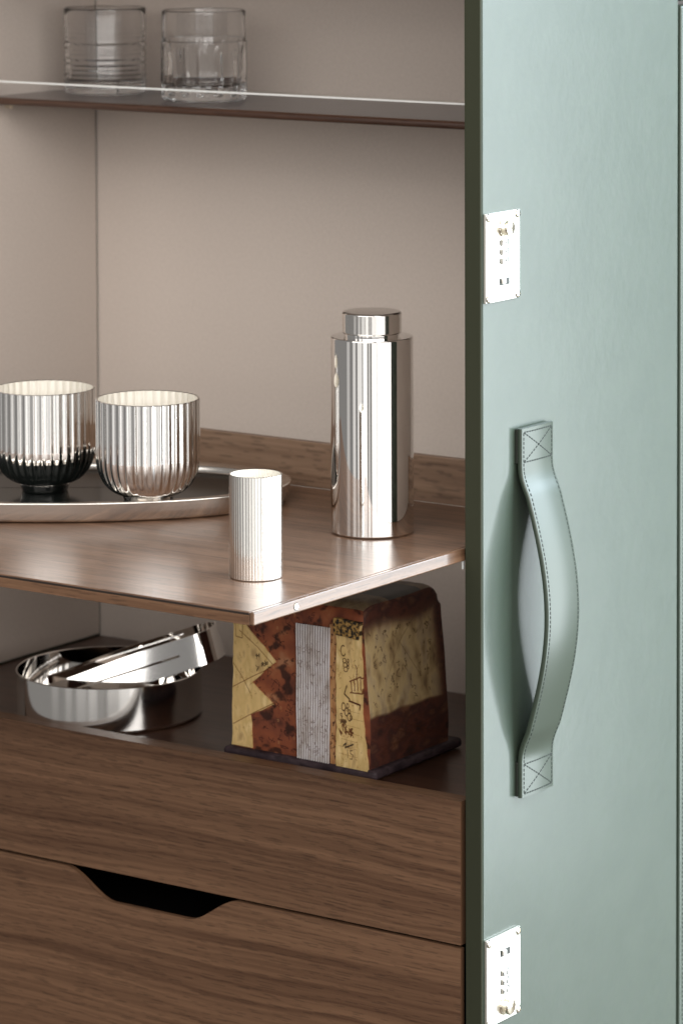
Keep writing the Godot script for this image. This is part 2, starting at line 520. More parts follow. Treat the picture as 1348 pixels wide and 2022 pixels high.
func build_lock(cab: Node3D, y: float, flipped: bool):
	var f := -1.0 if flipped else 1.0
	var x0 := SKIN_X
	var cz := -0.0295
	var b := Build.new()
	b.box(Vector3(x0 + 0.0014, y, cz), Vector3(0.0028, 0.0752, 0.0525), 0.0007, 1)
	var lock := part("combination_lock", b, M.nickel, cab)
	lock.set_meta("label", "lower nickel lock with dials above its knob" if flipped else "upper nickel lock with dials below its knob")
	for sy in [-1, 1]:
		for sz in [-1, 1]:
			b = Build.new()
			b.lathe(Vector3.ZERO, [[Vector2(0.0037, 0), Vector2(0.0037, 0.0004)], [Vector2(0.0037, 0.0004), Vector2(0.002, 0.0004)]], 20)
			var wa := part("screw_shadow_ring", b, M.slot_ring_dark, lock, Vector3(x0 + 0.0026, y + sy * 0.0340, cz + sz * 0.0228))  # flat dark ring standing in for the shadow around the screw head
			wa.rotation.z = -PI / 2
			b = Build.new()
			b.lathe(Vector3.ZERO, [[Vector2(0.0031, 0), Vector2(0.003, 0.0007), Vector2(0.0022, 0.0014), Vector2(0.0007, 0.0016)], [Vector2(0.0007, 0.0016), Vector2(0.0006, 0.0009), Vector2(0, 0.0009)]], 20)
			var s := part("screw", b, M.nickel_shiny, lock, Vector3(x0 + 0.0027, y + sy * 0.0340, cz + sz * 0.0228))
			s.rotation.z = -PI / 2
	# knob: a ringed push button
	b = Build.new()
	b.lathe(Vector3.ZERO, [[Vector2(0.0082, 0), Vector2(0.0082, 0.0012), Vector2(0.0072, 0.0018)], [Vector2(0.0072, 0.0018), Vector2(0.0066, 0.0018), Vector2(0.0064, 0.0032), Vector2(0.0070, 0.0036), Vector2(0.0071, 0.0068), Vector2(0.0062, 0.008)], [Vector2(0.0062, 0.008), Vector2(0.003, 0.0083), Vector2(0, 0.0083)]], 32)
	var kn := part("knob", b, M.nickel_shiny, lock, Vector3(x0 + 0.0028, y + f * 0.0242, cz))
	kn.rotation.z = -PI / 2
	# three number wheels in their slots
	for k in 3:
		var wy := y + f * (0.0114 - 0.0077 * k)
		b = Build.new()
		b.box(Vector3(x0 + 0.0030, wy, cz - 0.002), Vector3(0.0008, 0.0054, 0.0125), 0.0003, 1, Vector2.ZERO, 1)
		part("dial_slot", b, M.slot_ring_dark, lock)
		b = Build.new()
		b.box(Vector3(x0 + 0.0036, wy, cz - 0.0005), Vector3(0.0022, 0.0050, 0.0088), 0.001, 1, Vector2.ZERO, 3)
		var wheel := part("dial", b, M.nickel, lock)
		b = Build.new()
		# the figure on each wheel
		for q in [[0.0026, 0.0003, 0.0012, 0.0034], [0.0012, 0.0004, 0.0016, 0.0009], [0.0016, 0.0017, 0.0022, 0.0007], [-0.0030, 0.0003, 0.0013, 0.0040], [-0.0018, 0.0018, 0.0018, 0.0007]]:
			b.box(Vector3(x0 + 0.0048, wy + f * q[1], cz + 0.0008 - f * q[0]), Vector3(0.0003, q[3], q[2]), 0.0001, 1, Vector2.ZERO, 1)
		part("figure", b, M.ink, lock)
		wheel.name = "dial" if k == 0 else "dial_%03d" % k
	# slide catch
	var ky := y - f * 0.0213
	b = Build.new()
	b.box(Vector3(x0 + 0.0030, ky, cz - 0.002), Vector3(0.0008, 0.0060, 0.0150), 0.0003, 1, Vector2.ZERO, 1)
	part("catch_slot", b, M.slot_ring_dark, lock)
	b = Build.new()
	b.box(Vector3(x0 + 0.0040, ky + 0.0006, cz + 0.0012), Vector3(0.0026, 0.0042, 0.0052), 0.0006, 1)
	part("catch", b, M.nickel, lock)

func strap_out(y: float) -> float:   # how far the strap's back stands off the leather
	var y1 := 1.0655
	var y0 := 0.8090
	if y >= y1 or y <= y0: return 0.0022
	var t := (y - y0) / (y1 - y0)
	var s := sin(PI * t)
	return 0.0022 + 0.0265 * (s * 0.85 + 0.15 * s * s) * smoothstep(-0.015, 0.12, minf(t, 1.0 - t))

func build_handle(cab: Node3D):
	var zc := -0.0775
	var hw := 0.0258
	var th := 0.0046
	var nv := 90
	var section := []     # z offset, x offset over the back of the strap, walked so that its front looks outwards
	for i in 7:
		var a := -PI / 2 + PI * i / 6.0
		section.append(Vector2(hw - 0.0016 + 0.0016 * cos(a), th / 2 + th / 2 * sin(a)))
	for i in 9:
		var t := (i + 1) / 10.0
		section.append(Vector2(lerpf(hw - 0.0016, -hw + 0.0016, t), th + 0.0010 * sin(PI * t)))
	for i in 7:
		var a := PI / 2 + PI * i / 6.0
		section.append(Vector2(-hw + 0.0016 + 0.0016 * cos(a), th / 2 + th / 2 * sin(a)))
	section.append(section[0])
	var p := []
	var uvs := []
	for j in nv + 1:
		var y := lerpf(0.7790, 1.0960, float(j) / nv)
		var dy := 0.0015
		var slope := (strap_out(y + dy) - strap_out(y - dy)) / (2 * dy)
		var nrm := Vector3(1, -slope, 0).normalized()
		var row := []
		var ur := []
		for i in section.size():
			row.append(Vector3(SKIN_X + strap_out(y), y, zc) + nrm * section[i].y + Vector3(0, 0, section[i].x))
			ur.append(Vector2(y * 8.0, section[i].x * 8.0))
		p.append(row)
		uvs.append(ur)
	var b := Build.new()
	b.sheet(p, uvs, true)
	for e in [0, nv]:   # closed ends
		var at := b.n
		var c := Vector3.ZERO
		for q in p[e]: c += q / p[e].size()
		var ny := -1.0 if e == 0 else 1.0
		b.v(c, Vector3(0, ny, 0), Vector2.ZERO)
		for q in p[e]: b.v(q, Vector3(0, ny, 0), Vector2.ZERO)
		for i in p[e].size() - 1:
			for k in ([at, at + 1 + i, at + 2 + i] if e == 0 else [at, at + 2 + i, at + 1 + i]): b.st.add_index(k)
	var strap := part("strap_handle", b, M.strap, cab)
	# doubled leather under each end
	for yc in [1.0807, 0.7943]:
		b = Build.new()
		b.box(Vector3(SKIN_X + 0.0011, yc, zc), Vector3(0.0026, 0.0296, 0.0508), 0.0008, 1)
		part("strap_end", b, M.leather_edge, strap)
	# stitches: two long rows, a bar across and a cross at each end
	b = Build.new()
	var rows := []
	for s in [-1.0, 1.0]:
		rows.append([Vector2(1.0928, s * 0.0223), Vector2(0.7822, s * 0.0223)])
	for e in [[1.0928, 1.0672], [0.8078, 0.7822]]:
		for y in e: rows.append([Vector2(y, -0.0223), Vector2(y, 0.0223)])
		rows.append([Vector2(e[0], -0.0223), Vector2(e[1], 0.0223)])
		rows.append([Vector2(e[0], 0.0223), Vector2(e[1], -0.0223)])
	for r in rows:
		var l: float = r[0].distance_to(r[1])
		var cnt := int(l / 0.0037)
		for i in cnt:
			var t := (i + 0.5) / cnt
			var q: Vector2 = r[0].lerp(r[1], t)
			var dir: Vector2 = (r[1] - r[0]).normalized()
			var slope := (strap_out(q.x + 0.0015) - strap_out(q.x - 0.0015)) / 0.003
			var nrm := Vector3(1, -slope, 0).normalized()
			var crown := 0.0010 * sin(PI * clampf((q.y + hw - 0.0016) / (2 * hw - 0.0032), 0, 1))
			var at := Vector3(SKIN_X + strap_out(q.x), q.x, zc + q.y) + nrm * (th + crown + 0.00005)
			var along := (Vector3(slope, 1, 0).normalized() * dir.x + Vector3(0, 0, dir.y)).normalized()
			var bas := Basis(nrm, along, nrm.cross(along))
			b.box(at, Vector3(0.0006, 0.0026, 0.00115), 0.00025, 1, Vector2.ZERO, 1, bas)
	var sti := part("stitching", b, M.thread, strap)
	sti.set_meta("kind", "stuff")

func build_shaker():
	var o := thing("cocktail_shaker", "tall polished silver cylinder flask with round lid on walnut tray", "shaker", Vector3(-0.1046, TRAY_Y, -0.0175))
	var r := 0.03567
	var b := Build.new()
	b.lathe(Vector3.ZERO, [[Vector2(0, 0.0004), Vector2(r - 0.0012, 0.0004)], [Vector2(r - 0.0012, 0.0004), Vector2(r - 0.0003, 0.0008), Vector2(r, 0.0018)], [Vector2(r, 0.0018), Vector2(r, 0.06), Vector2(r, 0.12), Vector2(r, 0.1685)],
		[Vector2(r, 0.1685), Vector2(r - 0.0003, 0.1693), Vector2(r - 0.0011, 0.1696)], [Vector2(r - 0.0011, 0.1696), Vector2(0.02, 0.1698)]], 96)
	part("body", b, M.silver, o)
	b = Build.new()
	b.lathe(Vector3.ZERO, [[Vector2(0.0240, 0.1694), Vector2(0.0238, 0.1702), Vector2(0.0238, 0.1730)]], 64)
	part("neck", b, M.silver, o)
	var q := 0.0256
	b = Build.new()
	b.lathe(Vector3.ZERO, [[Vector2(0.02, 0.1724), Vector2(q - 0.0012, 0.1724)], [Vector2(q - 0.0012, 0.1724), Vector2(q - 0.0003, 0.1728), Vector2(q, 0.1737)], [Vector2(q, 0.1737), Vector2(q, 0.1895)],
		[Vector2(q, 0.1895), Vector2(q - 0.0003, 0.1900), Vector2(q - 0.0010, 0.1906), Vector2(q - 0.0021, 0.1909)], [Vector2(q - 0.0021, 0.1909), Vector2(0, 0.1911)]], 80)
	part("lid", b, M.silver_soft, o)

func flute(count: int, depth: float) -> Callable:
	return func(a: float, r: float, _y: float) -> float: return r * (1.0 - depth * absf(sin(a * count / 2.0)))

func build_shot():
	var o := thing("reeded_cup", "small pale silver cup with fine vertical reeding near the tray corner", "cup", Vector3(-0.0768, TRAY_Y, 0.1887))
	var r := 0.02155
	var b := Build.new()
	b.lathe(Vector3.ZERO, [[Vector2(0.001, 0.0004), Vector2(r - 0.0005, 0.0004)], [Vector2(r - 0.0005, 0.0004), Vector2(r, 0.001), Vector2(r, 0.04), Vector2(r, 0.0842)]], 54 * 6, flute(54, 0.015))
	b.lathe(Vector3.ZERO, [[Vector2(r, 0.0842), Vector2(r - 0.0005, 0.0845), Vector2(r - 0.0012, 0.0842)]], 54 * 6, flute(54, 0.014))
	part("body", b, M.silver_pale, o)
	b = Build.new()
	b.lathe(Vector3.ZERO, [[Vector2(r - 0.0012, 0.0842), Vector2(r - 0.0012, 0.04), Vector2(r - 0.0012, 0.003)], [Vector2(r - 0.0012, 0.003), Vector2(0.001, 0.003)]], 54 * 6, flute(54, 0.012))
	part("inside", b, M.silver_frosted, o)

func oval(n: float, a: float, b: float, t: float) -> Vector2:   # superellipse
	var c := cos(t)
	var s := sin(t)
	return Vector2(signf(c) * pow(absf(c), 2.0 / n) * a, signf(s) * pow(absf(s), 2.0 / n) * b)

func oval_run(b: Build, ring: Array, segs := 160):
	# ring: [inset, y] walked upwards outside
	var p := []
	var uvs := []
	for e in ring:
		var row := []
		var ur := []
		for i in segs + 1:
			var q := oval(2.12, maxf(0.208 - e[0], 0.001), maxf(0.112 - e[0], 0.001), TAU * i / segs)
			row.append(ACROSS * q.x - VIEW * q.y + Vector3(0, e[1], 0))
			ur.append(Vector2(float(i) / segs * 6.0, e[0] * 10.0 + e[1] * 10.0))
		p.append(row)
		uvs.append(ur)
	b.sheet(p, uvs, true)

func build_serving_tray():
	var o := thing("serving_tray", "long oval silver serving tray with black inlay holding the two fluted tumblers", "tray", Vector3(-0.4174, TRAY_Y, 0.0235))
	var b := Build.new()
	oval_run(b, [[0.1115, 0.0006], [0.008, 0.0006]])
	oval_run(b, [[0.008, 0.0006], [0.0055, 0.0013], [0.0035, 0.004], [0.0018, 0.010], [0.0004, 0.0165]])
	oval_run(b, [[0.0004, 0.0165], [0.0, 0.0176], [0.0003, 0.0184], [0.0012, 0.0186]])
	oval_run(b, [[0.0012, 0.0186], [0.007, 0.0181], [0.0135, 0.0174]])
	oval_run(b, [[0.0135, 0.0174], [0.0145, 0.0170], [0.0160, 0.0150], [0.0180, 0.0122], [0.0200, 0.0116]])
	part("rim", b, M.silver_brushed, o)
	b = Build.new()
	oval_run(b, [[0.0196, 0.0120], [0.06, 0.0120], [0.1115, 0.0120]])
	part("inlay", b, M.inlay, o)

func build_tumblers():
	var places := [[Vector3(-0.3060, TRAY_Y + 0.0122, 0.0376), "fluted silver tumbler on oval tray, beside the small reeded cup"], [Vector3(-0.4200, TRAY_Y + 0.0122, 0.0425), "fluted silver tumbler on oval tray, cut by the photo's edge"]]
	var o := thing("fluted_tumbler", places[0][1], "tumbler", places[0][0], "fluted silver tumblers on the oval tray")
	var r := 0.0460
	var h := 0.0930
	var out := [Vector2(0.0205, 0.0078)]
	for i in range(1, 15):
		var a := PI / 2 * i / 14.0
		out.append(Vector2(0.0205 + (r - 0.0205) * sin(a), 0.0078 + 0.0335 * (1.0 - cos(a))))
	for y in [0.055, 0.075, h - 0.0005]: out.append(Vector2(r, y))
	var inner := []
	for e in out: inner.append(Vector2(maxf(e.x - 0.0013, 0.001), e.y + (0.0013 if e.y < 0.04 else 0.0)))
	inner.append(Vector2(r - 0.0013, h - 0.0005))
	inner.reverse()
	inner.remove_at(1)
	inner.append(Vector2(0.001, 0.0091))
	var f := func(a: float, rr: float, y: float) -> float:
		return rr * (1.0 - 0.030 * absf(sin(a * 19.0)) * smoothstep(0.006, 0.022, y))
	var b := Build.new()
	b.lathe(Vector3.ZERO, [out], 38 * 8, f)
	b.lathe(Vector3.ZERO, [[Vector2(r, h - 0.0005), Vector2(r - 0.0006, h), Vector2(r - 0.0013, h - 0.0005)]], 38 * 8, f)
	part("body", b, M.silver, o)
	b = Build.new()
	b.lathe(Vector3.ZERO, [inner], 38 * 8, f)
	part("inside", b, M.silver_frosted, o)
	b = Build.new()
	b.lathe(Vector3.ZERO, [[Vector2(0.001, 0), Vector2(0.0198, 0)], [Vector2(0.0198, 0), Vector2(0.0206, 0.0005), Vector2(0.0216, 0.004), Vector2(0.0226, 0.0068)], [Vector2(0.0226, 0.0068), Vector2(0.0222, 0.0076), Vector2(0.019, 0.0086)]], 64)
	part("foot", b, M.silver, o)
	var c: Node3D = o.duplicate()
	c.name = "fluted_tumbler_001"
	c.position = places[1][0]
	c.rotation.y = 0.07
	c.set_meta("label", places[1][1])
	add_child(c, true)

func build_glasses():
	# left: a tumbler with uneven horizontal ribs
	var o := thing("ribbed_glass", "clear glass tumbler ringed with wavy horizontal ribs on upper shelf", "drinking glass", Vector3(-0.5955, SHELF_Y + 0.0003, -0.2654), "glasses on the upper shelf")
	var r := 0.0408
	var h := 0.0855
	var nz := noise(71, 1.0, 2)
	var out := [Vector2(0.0, 0.0), Vector2(r - 0.006, 0.0), Vector2(r - 0.003, 0.0008), Vector2(r - 0.001, 0.0030), Vector2(r - 0.0002, 0.0065)]
	for i in range(1, 61):
		var y := 0.0075 + (h - 0.0085) * i / 60.0
		var amp := 0.00115 * smoothstep(0.086, 0.045, y) + 0.0001
		out.append(Vector2(r - amp * (0.5 + 0.5 * sin(y * 1250.0 + 3.0 * nz.get_noise_1d(y * 60.0)) + 0.5 * nz.get_noise_1d(y * 300.0)), y))
	out.append(Vector2(r - 0.0002, h - 0.0006))
	out.append(Vector2(r - 0.001, h))
	out.append(Vector2(r - 0.0019, h - 0.0006))
	for i in range(1, 25):
		var y := lerpf(h - 0.0015, 0.017, i / 24.0)
		out.append(Vector2(r - 0.0024 - 0.0016 * (1.0 - i / 24.0) * 0.2 - 0.0022 * i / 24.0, y))
	out.append(Vector2(r - 0.0062, 0.0140))
	out.append(Vector2(r - 0.0105, 0.0126))
	out.append(Vector2(r * 0.4, 0.0118))
	out.append(Vector2(0.0, 0.0116))
	var b := Build.new()
	b.lathe(Vector3.ZERO, [out], 128)
	part("body", b, M.glass, o)
	# right: a tumbler with a band of vertical cuts
	o = thing("cut_glass", "clear cut glass tumbler with vertical cuts around its lower half", "drinking glass", Vector3(-0.4583, SHELF_Y + 0.0003, -0.2465), "glasses on the upper shelf")
	r = 0.0416
	h = 0.0875
	out = [Vector2(0.0, 0.0), Vector2(r - 0.0048, 0.0), Vector2(r - 0.0022, 0.0010), Vector2(r - 0.0004, 0.0040), Vector2(r, 0.0060)]
	for i in range(1, 29): out.append(Vector2(r, lerpf(0.006, 0.0575, i / 28.0)))
	out.append(Vector2(r - 0.0002, 0.0583))
	out.append(Vector2(r - 0.0012, 0.0588))
	for i in range(1, 5): out.append(Vector2(r - 0.0012, lerpf(0.0588, h - 0.001, i / 4.0)))
	out.append(Vector2(r - 0.0016, h - 0.0003))
	out.append(Vector2(r - 0.0023, h))
	out.append(Vector2(r - 0.0030, h - 0.0006))
	for i in range(1, 9): out.append(Vector2(r - 0.0034 - 0.0012 * i / 8.0, lerpf(h - 0.002, 0.019, i / 8.0)))
	out.append(Vector2(r - 0.0065, 0.0150))
	out.append(Vector2(r - 0.012, 0.0136))
	out.append(Vector2(0.0, 0.0130))
	var rr := r
	b = Build.new()
	b.lathe(Vector3.ZERO, [out], 192, func(a: float, q: float, y: float) -> float:
		if q < rr - 0.0011 or y > 0.0585 or y < 0.004: return q
		var k := fposmod(a * 16.0 / TAU + 0.09 * sin(a * 5.0), 1.0)
		var cut := maxf(0.0, 1.0 - absf(k - 0.5) / (0.32 - 0.1 * smoothstep(0.01, 0.055, y)))
		return q - 0.0017 * cut * smoothstep(0.0575, 0.045 - 0.012 * sin(a * 8.0 + 1.0), y) * smoothstep(0.006, 0.010, y) - 0.0012 * smoothstep(0.0012, 0.0, absf(y - 0.0165)) )
	part("body", b, M.glass, o)

func build_dish():
	var o := thing("round_dish", "shallow round silver dish with straight sides holding the tongs", "dish", Vector3(-0.4619, FLOOR_Y, -0.0985))
	var r := 0.0870
	var h := 0.0428
	var b := Build.new()
	b.lathe(Vector3.ZERO, [[Vector2(0.001, 0.0005), Vector2(r - 0.0025, 0.0005)], [Vector2(r - 0.0025, 0.0005), Vector2(r - 0.0006, 0.0012), Vector2(r, 0.003)], [Vector2(r, 0.003), Vector2(r, h - 0.0005)],
		[Vector2(r, h - 0.0005), Vector2(r - 0.0004, h), Vector2(r - 0.0012, h), Vector2(r - 0.0016, h - 0.0005)]], 128)
	part("outer_wall", b, M.silver_soft, o)
	b = Build.new()
	b.lathe(Vector3.ZERO, [[Vector2(r - 0.0016, h - 0.0005), Vector2(r - 0.0017, 0.008), Vector2(r - 0.0030, 0.0040), Vector2(r - 0.0065, 0.0026)], [Vector2(r - 0.0065, 0.0026), Vector2(0.04, 0.0024), Vector2(0.001, 0.0024)]], 128)
	part("bowl", b, M.silver, o)

func build_tongs():
	# a flat silver band folded into a long narrow U: its closed end rests on the dish's rim, its tips lie in the bowl
	var rim := Vector3(-0.4619, FLOOR_Y + 0.0428, -0.0985) + ACROSS * 0.0855
	var o := thing("ice_tongs", "folded flat silver ice tongs leaning on the rim of the round dish", "tongs", rim)
	var al := deg_to_rad(17.5)
	var along := ACROSS * cos(al) + Vector3.UP * sin(al)      # towards the closed end
	var upright := -ACROSS * sin(al) + Vector3.UP * cos(al)
	var wide := upright
	var deep := VIEW
	var len_in := 0.150
	var rad := 0.020
	var gap := 0.043
	var path := []        # Vector2(along, deep), tip of the near arm -> bend -> tip of the far arm
	for i in 9: path.append(Vector2(lerpf(-len_in, 0.0, i / 8.0), 0.0))
	for i in range(1, 9):
		var a := -PI / 2 + PI / 2 * i / 8.0
		path.append(Vector2(rad * cos(a), rad + rad * sin(a)))
	for i in range(0, 9):
		var a := PI / 2 * i / 8.0
		path.append(Vector2(rad * cos(a), gap - rad + rad * sin(a)))
	for i in range(1, 9): path.append(Vector2(lerpf(0.0, -len_in, i / 8.0), gap))
	var half := 0.0148
	var b := Build.new()
	# [from, to] over the path, [low, high] over the band's width: the near arm is split by a slot
	for piece in [[0, 7, -half, -0.0010], [0, 7, 0.0010, half], [7, path.size() - 1, -half, half]]:
		for side in [0, 1, 2, 3]:
			var p := []
			var uvs := []
			for e in 2:
				var row := []
				var ur := []
				for i in range(piece[0], piece[1] + 1):
					var q: Vector2 = path[i]
					var t: Vector2 = (path[mini(i + 1, path.size() - 1)] - path[maxi(i - 1, 0)]).normalized()
					var nn := Vector2(t.y, -t.x) * 0.0009      # out of the U
					# sides: 0 outer face, 1 inner face, 2 top edge, 3 bottom edge
					var w: float = [[piece[2], piece[3]], [piece[3], piece[2]], [piece[3], piece[3]], [piece[2], piece[2]]][side][e]
					var k: float = [[1, 1], [-1, -1], [1, -1], [-1, 1]][side][e]
					var d := q + nn * k
					var tilt := lerpf(0.21, -0.03, clampf(q.y / gap, 0.0, 1.0))     # the arms splay a little
					wide = upright * cos(tilt) + VIEW * sin(tilt)
					var taper := lerpf(0.75, 1.0, smoothstep(-0.15, -0.05, q.x))
					row.append(along * d.x + deep * d.y + wide * (w * taper))
					ur.append(Vector2(i * 0.1, e))
				p.append(row)
				uvs.append(ur)
			b.sheet(p, uvs, false)
	part("band", b, M.silver, o, along * 0.004 + upright * (half + 0.0012) + VIEW * -0.002)

# ---------------------------------------------------------------- the painted ceramic block
func stroke(im: Image, pts: Array, w: float, c: Color):
	for i in pts.size() - 1:
		var a: Vector2 = pts[i]
		var b: Vector2 = pts[i + 1]
		var k := int(ceil(a.distance_to(b) / maxf(0.5, w * 0.4)))
		for j in k + 1:
			var q := a.lerp(b, float(j) / maxi(k, 1))
			var r := int(ceil(w))
			for y in range(-r, r + 1):
				for x in range(-r, r + 1):
					var px := int(q.x) + x
					var py := int(q.y) + y
					if x * x + y * y <= w * w and px >= 0 and py >= 0 and px < im.get_width() and py < im.get_height():
						im.set_pixel(px, py, im.get_pixel(px, py).lerp(c, 0.75))

func loops(im: Image, at: Vector2, size: float, w: float, c: Color):   # one unreadable scrawl
	var pts := []
	var q := at
	for i in 7:
		q = at + Vector2(rng.randf_range(-1, 1), rng.randf_range(-1, 1)) * size
		pts.append(q)
	var fine := []
	for i in pts.size() - 3:
		for t in 6: fine.append(pts[i + 1].cubic_interpolate(pts[i + 2], pts[i], pts[i + 3], t / 6.0))
	stroke(im, fine, w, c)

func ring(im: Image, c: Vector2, r: Vector2, w: float, col: Color, a0 := 0.0, a1 := TAU):
	var pts := []
	for i in 19:
		var a := lerpf(a0, a1, i / 18.0)
		pts.append(c + Vector2(cos(a) * r.x, sin(a) * r.y))
	stroke(im, pts, w, col)

func speckle(im: Image, sd: int, cols: Array, fu: float, fv: float):   # cols: stops of a mottled ramp, linear
	var f := noise(sd, 1.0, 4)
	var g := noise(sd + 1, 1.0, 3)
	for y in im.get_height():
		for x in im.get_width():
			var t := clampf(0.5 + 0.8 * f.get_noise_2d(x * fu, y * fv) + 0.05 * g.get_noise_2d(x * fu * 14.0, y * fv * 3.0), 0.0, 0.999) * (cols.size() - 1)
			var k := int(t)
			im.set_pixel(x, y, (cols[k] as Color).lerp(cols[k + 1], t - k).linear_to_srgb())

func painted(im: Image, rough: float, bump := 0.03) -> StandardMaterial3D:
	var m := mat(Color.WHITE, rough, 0.0, 0.35)
	m.albedo_texture = ImageTexture.create_from_image(im)
	m.heightmap_enabled = true
	m.heightmap_texture = m.albedo_texture
	m.heightmap_scale = bump
	m.texture_repeat = false
	return m

func block_skin(f: int, u: float, v: float) -> Vector3:
	# f 0 front, 1 right, 2 back, 3 left, 4 top; u,v in 0..1: a flared, waisted block with soft shoulders
	var x0 := -0.2515
	var x1 := -0.1030
	var z1 := -0.0115
	var z0 := -0.134
	var hgt := 0.9365 - 0.7925
	var s := Vector2.ZERO
	match f:
		0: s = Vector2(lerpf(x0, x1, u), z1)
		1: s = Vector2(x1, lerpf(z1, z0, u))
		2: s = Vector2(lerpf(x1, x0, u), z0)
		3: s = Vector2(x0, lerpf(z0, z1, u))
		4: s = Vector2(lerpf(x0, x1, u), lerpf(z1, z0, v))
	var y := v if f < 4 else 1.0
	var c := Vector2((x0 + x1) / 2, (z0 + z1) / 2)
	var d := s - c
	# waist and flare
	var left := 0.0035 * sin(PI * clampf(y, 0, 1)) if d.x < 0 else 0.0
	d.x += left * (-d.x / 0.074)
	if d.x > 0: d.x -= 0.0075 * smoothstep(0.15, 1.0, y) * d.x / 0.074
	# rounded top edges and corners
	var q := Vector3(d.x, y * hgt, d.y)
	var r := 0.018
	var hx := 0.0745
	var hz := 0.06125
	var inner := Vector3(clampf(q.x, -hx + r, hx - r), minf(q.y, hgt - r), clampf(q.z, -hz + r, hz - r))
	if q.y > hgt - r:
		var e := q - inner
		var ec := Vector3(e.x if absf(e.x) > r * 0.0 else 0.0, e.y, e.z)
		if ec.length() > r: q = inner + ec.normalized() * r
	var bump := 0.0012 * sin(q.x * 90.0 + q.y * 40.0) * sin(q.z * 70.0 - q.y * 55.0)
	q += Vector3(bump, 0, bump * 0.6) * smoothstep(0.0, 0.02, q.y)
	return Vector3(q.x + c.x, q.y + 0.7925, q.z + c.y)

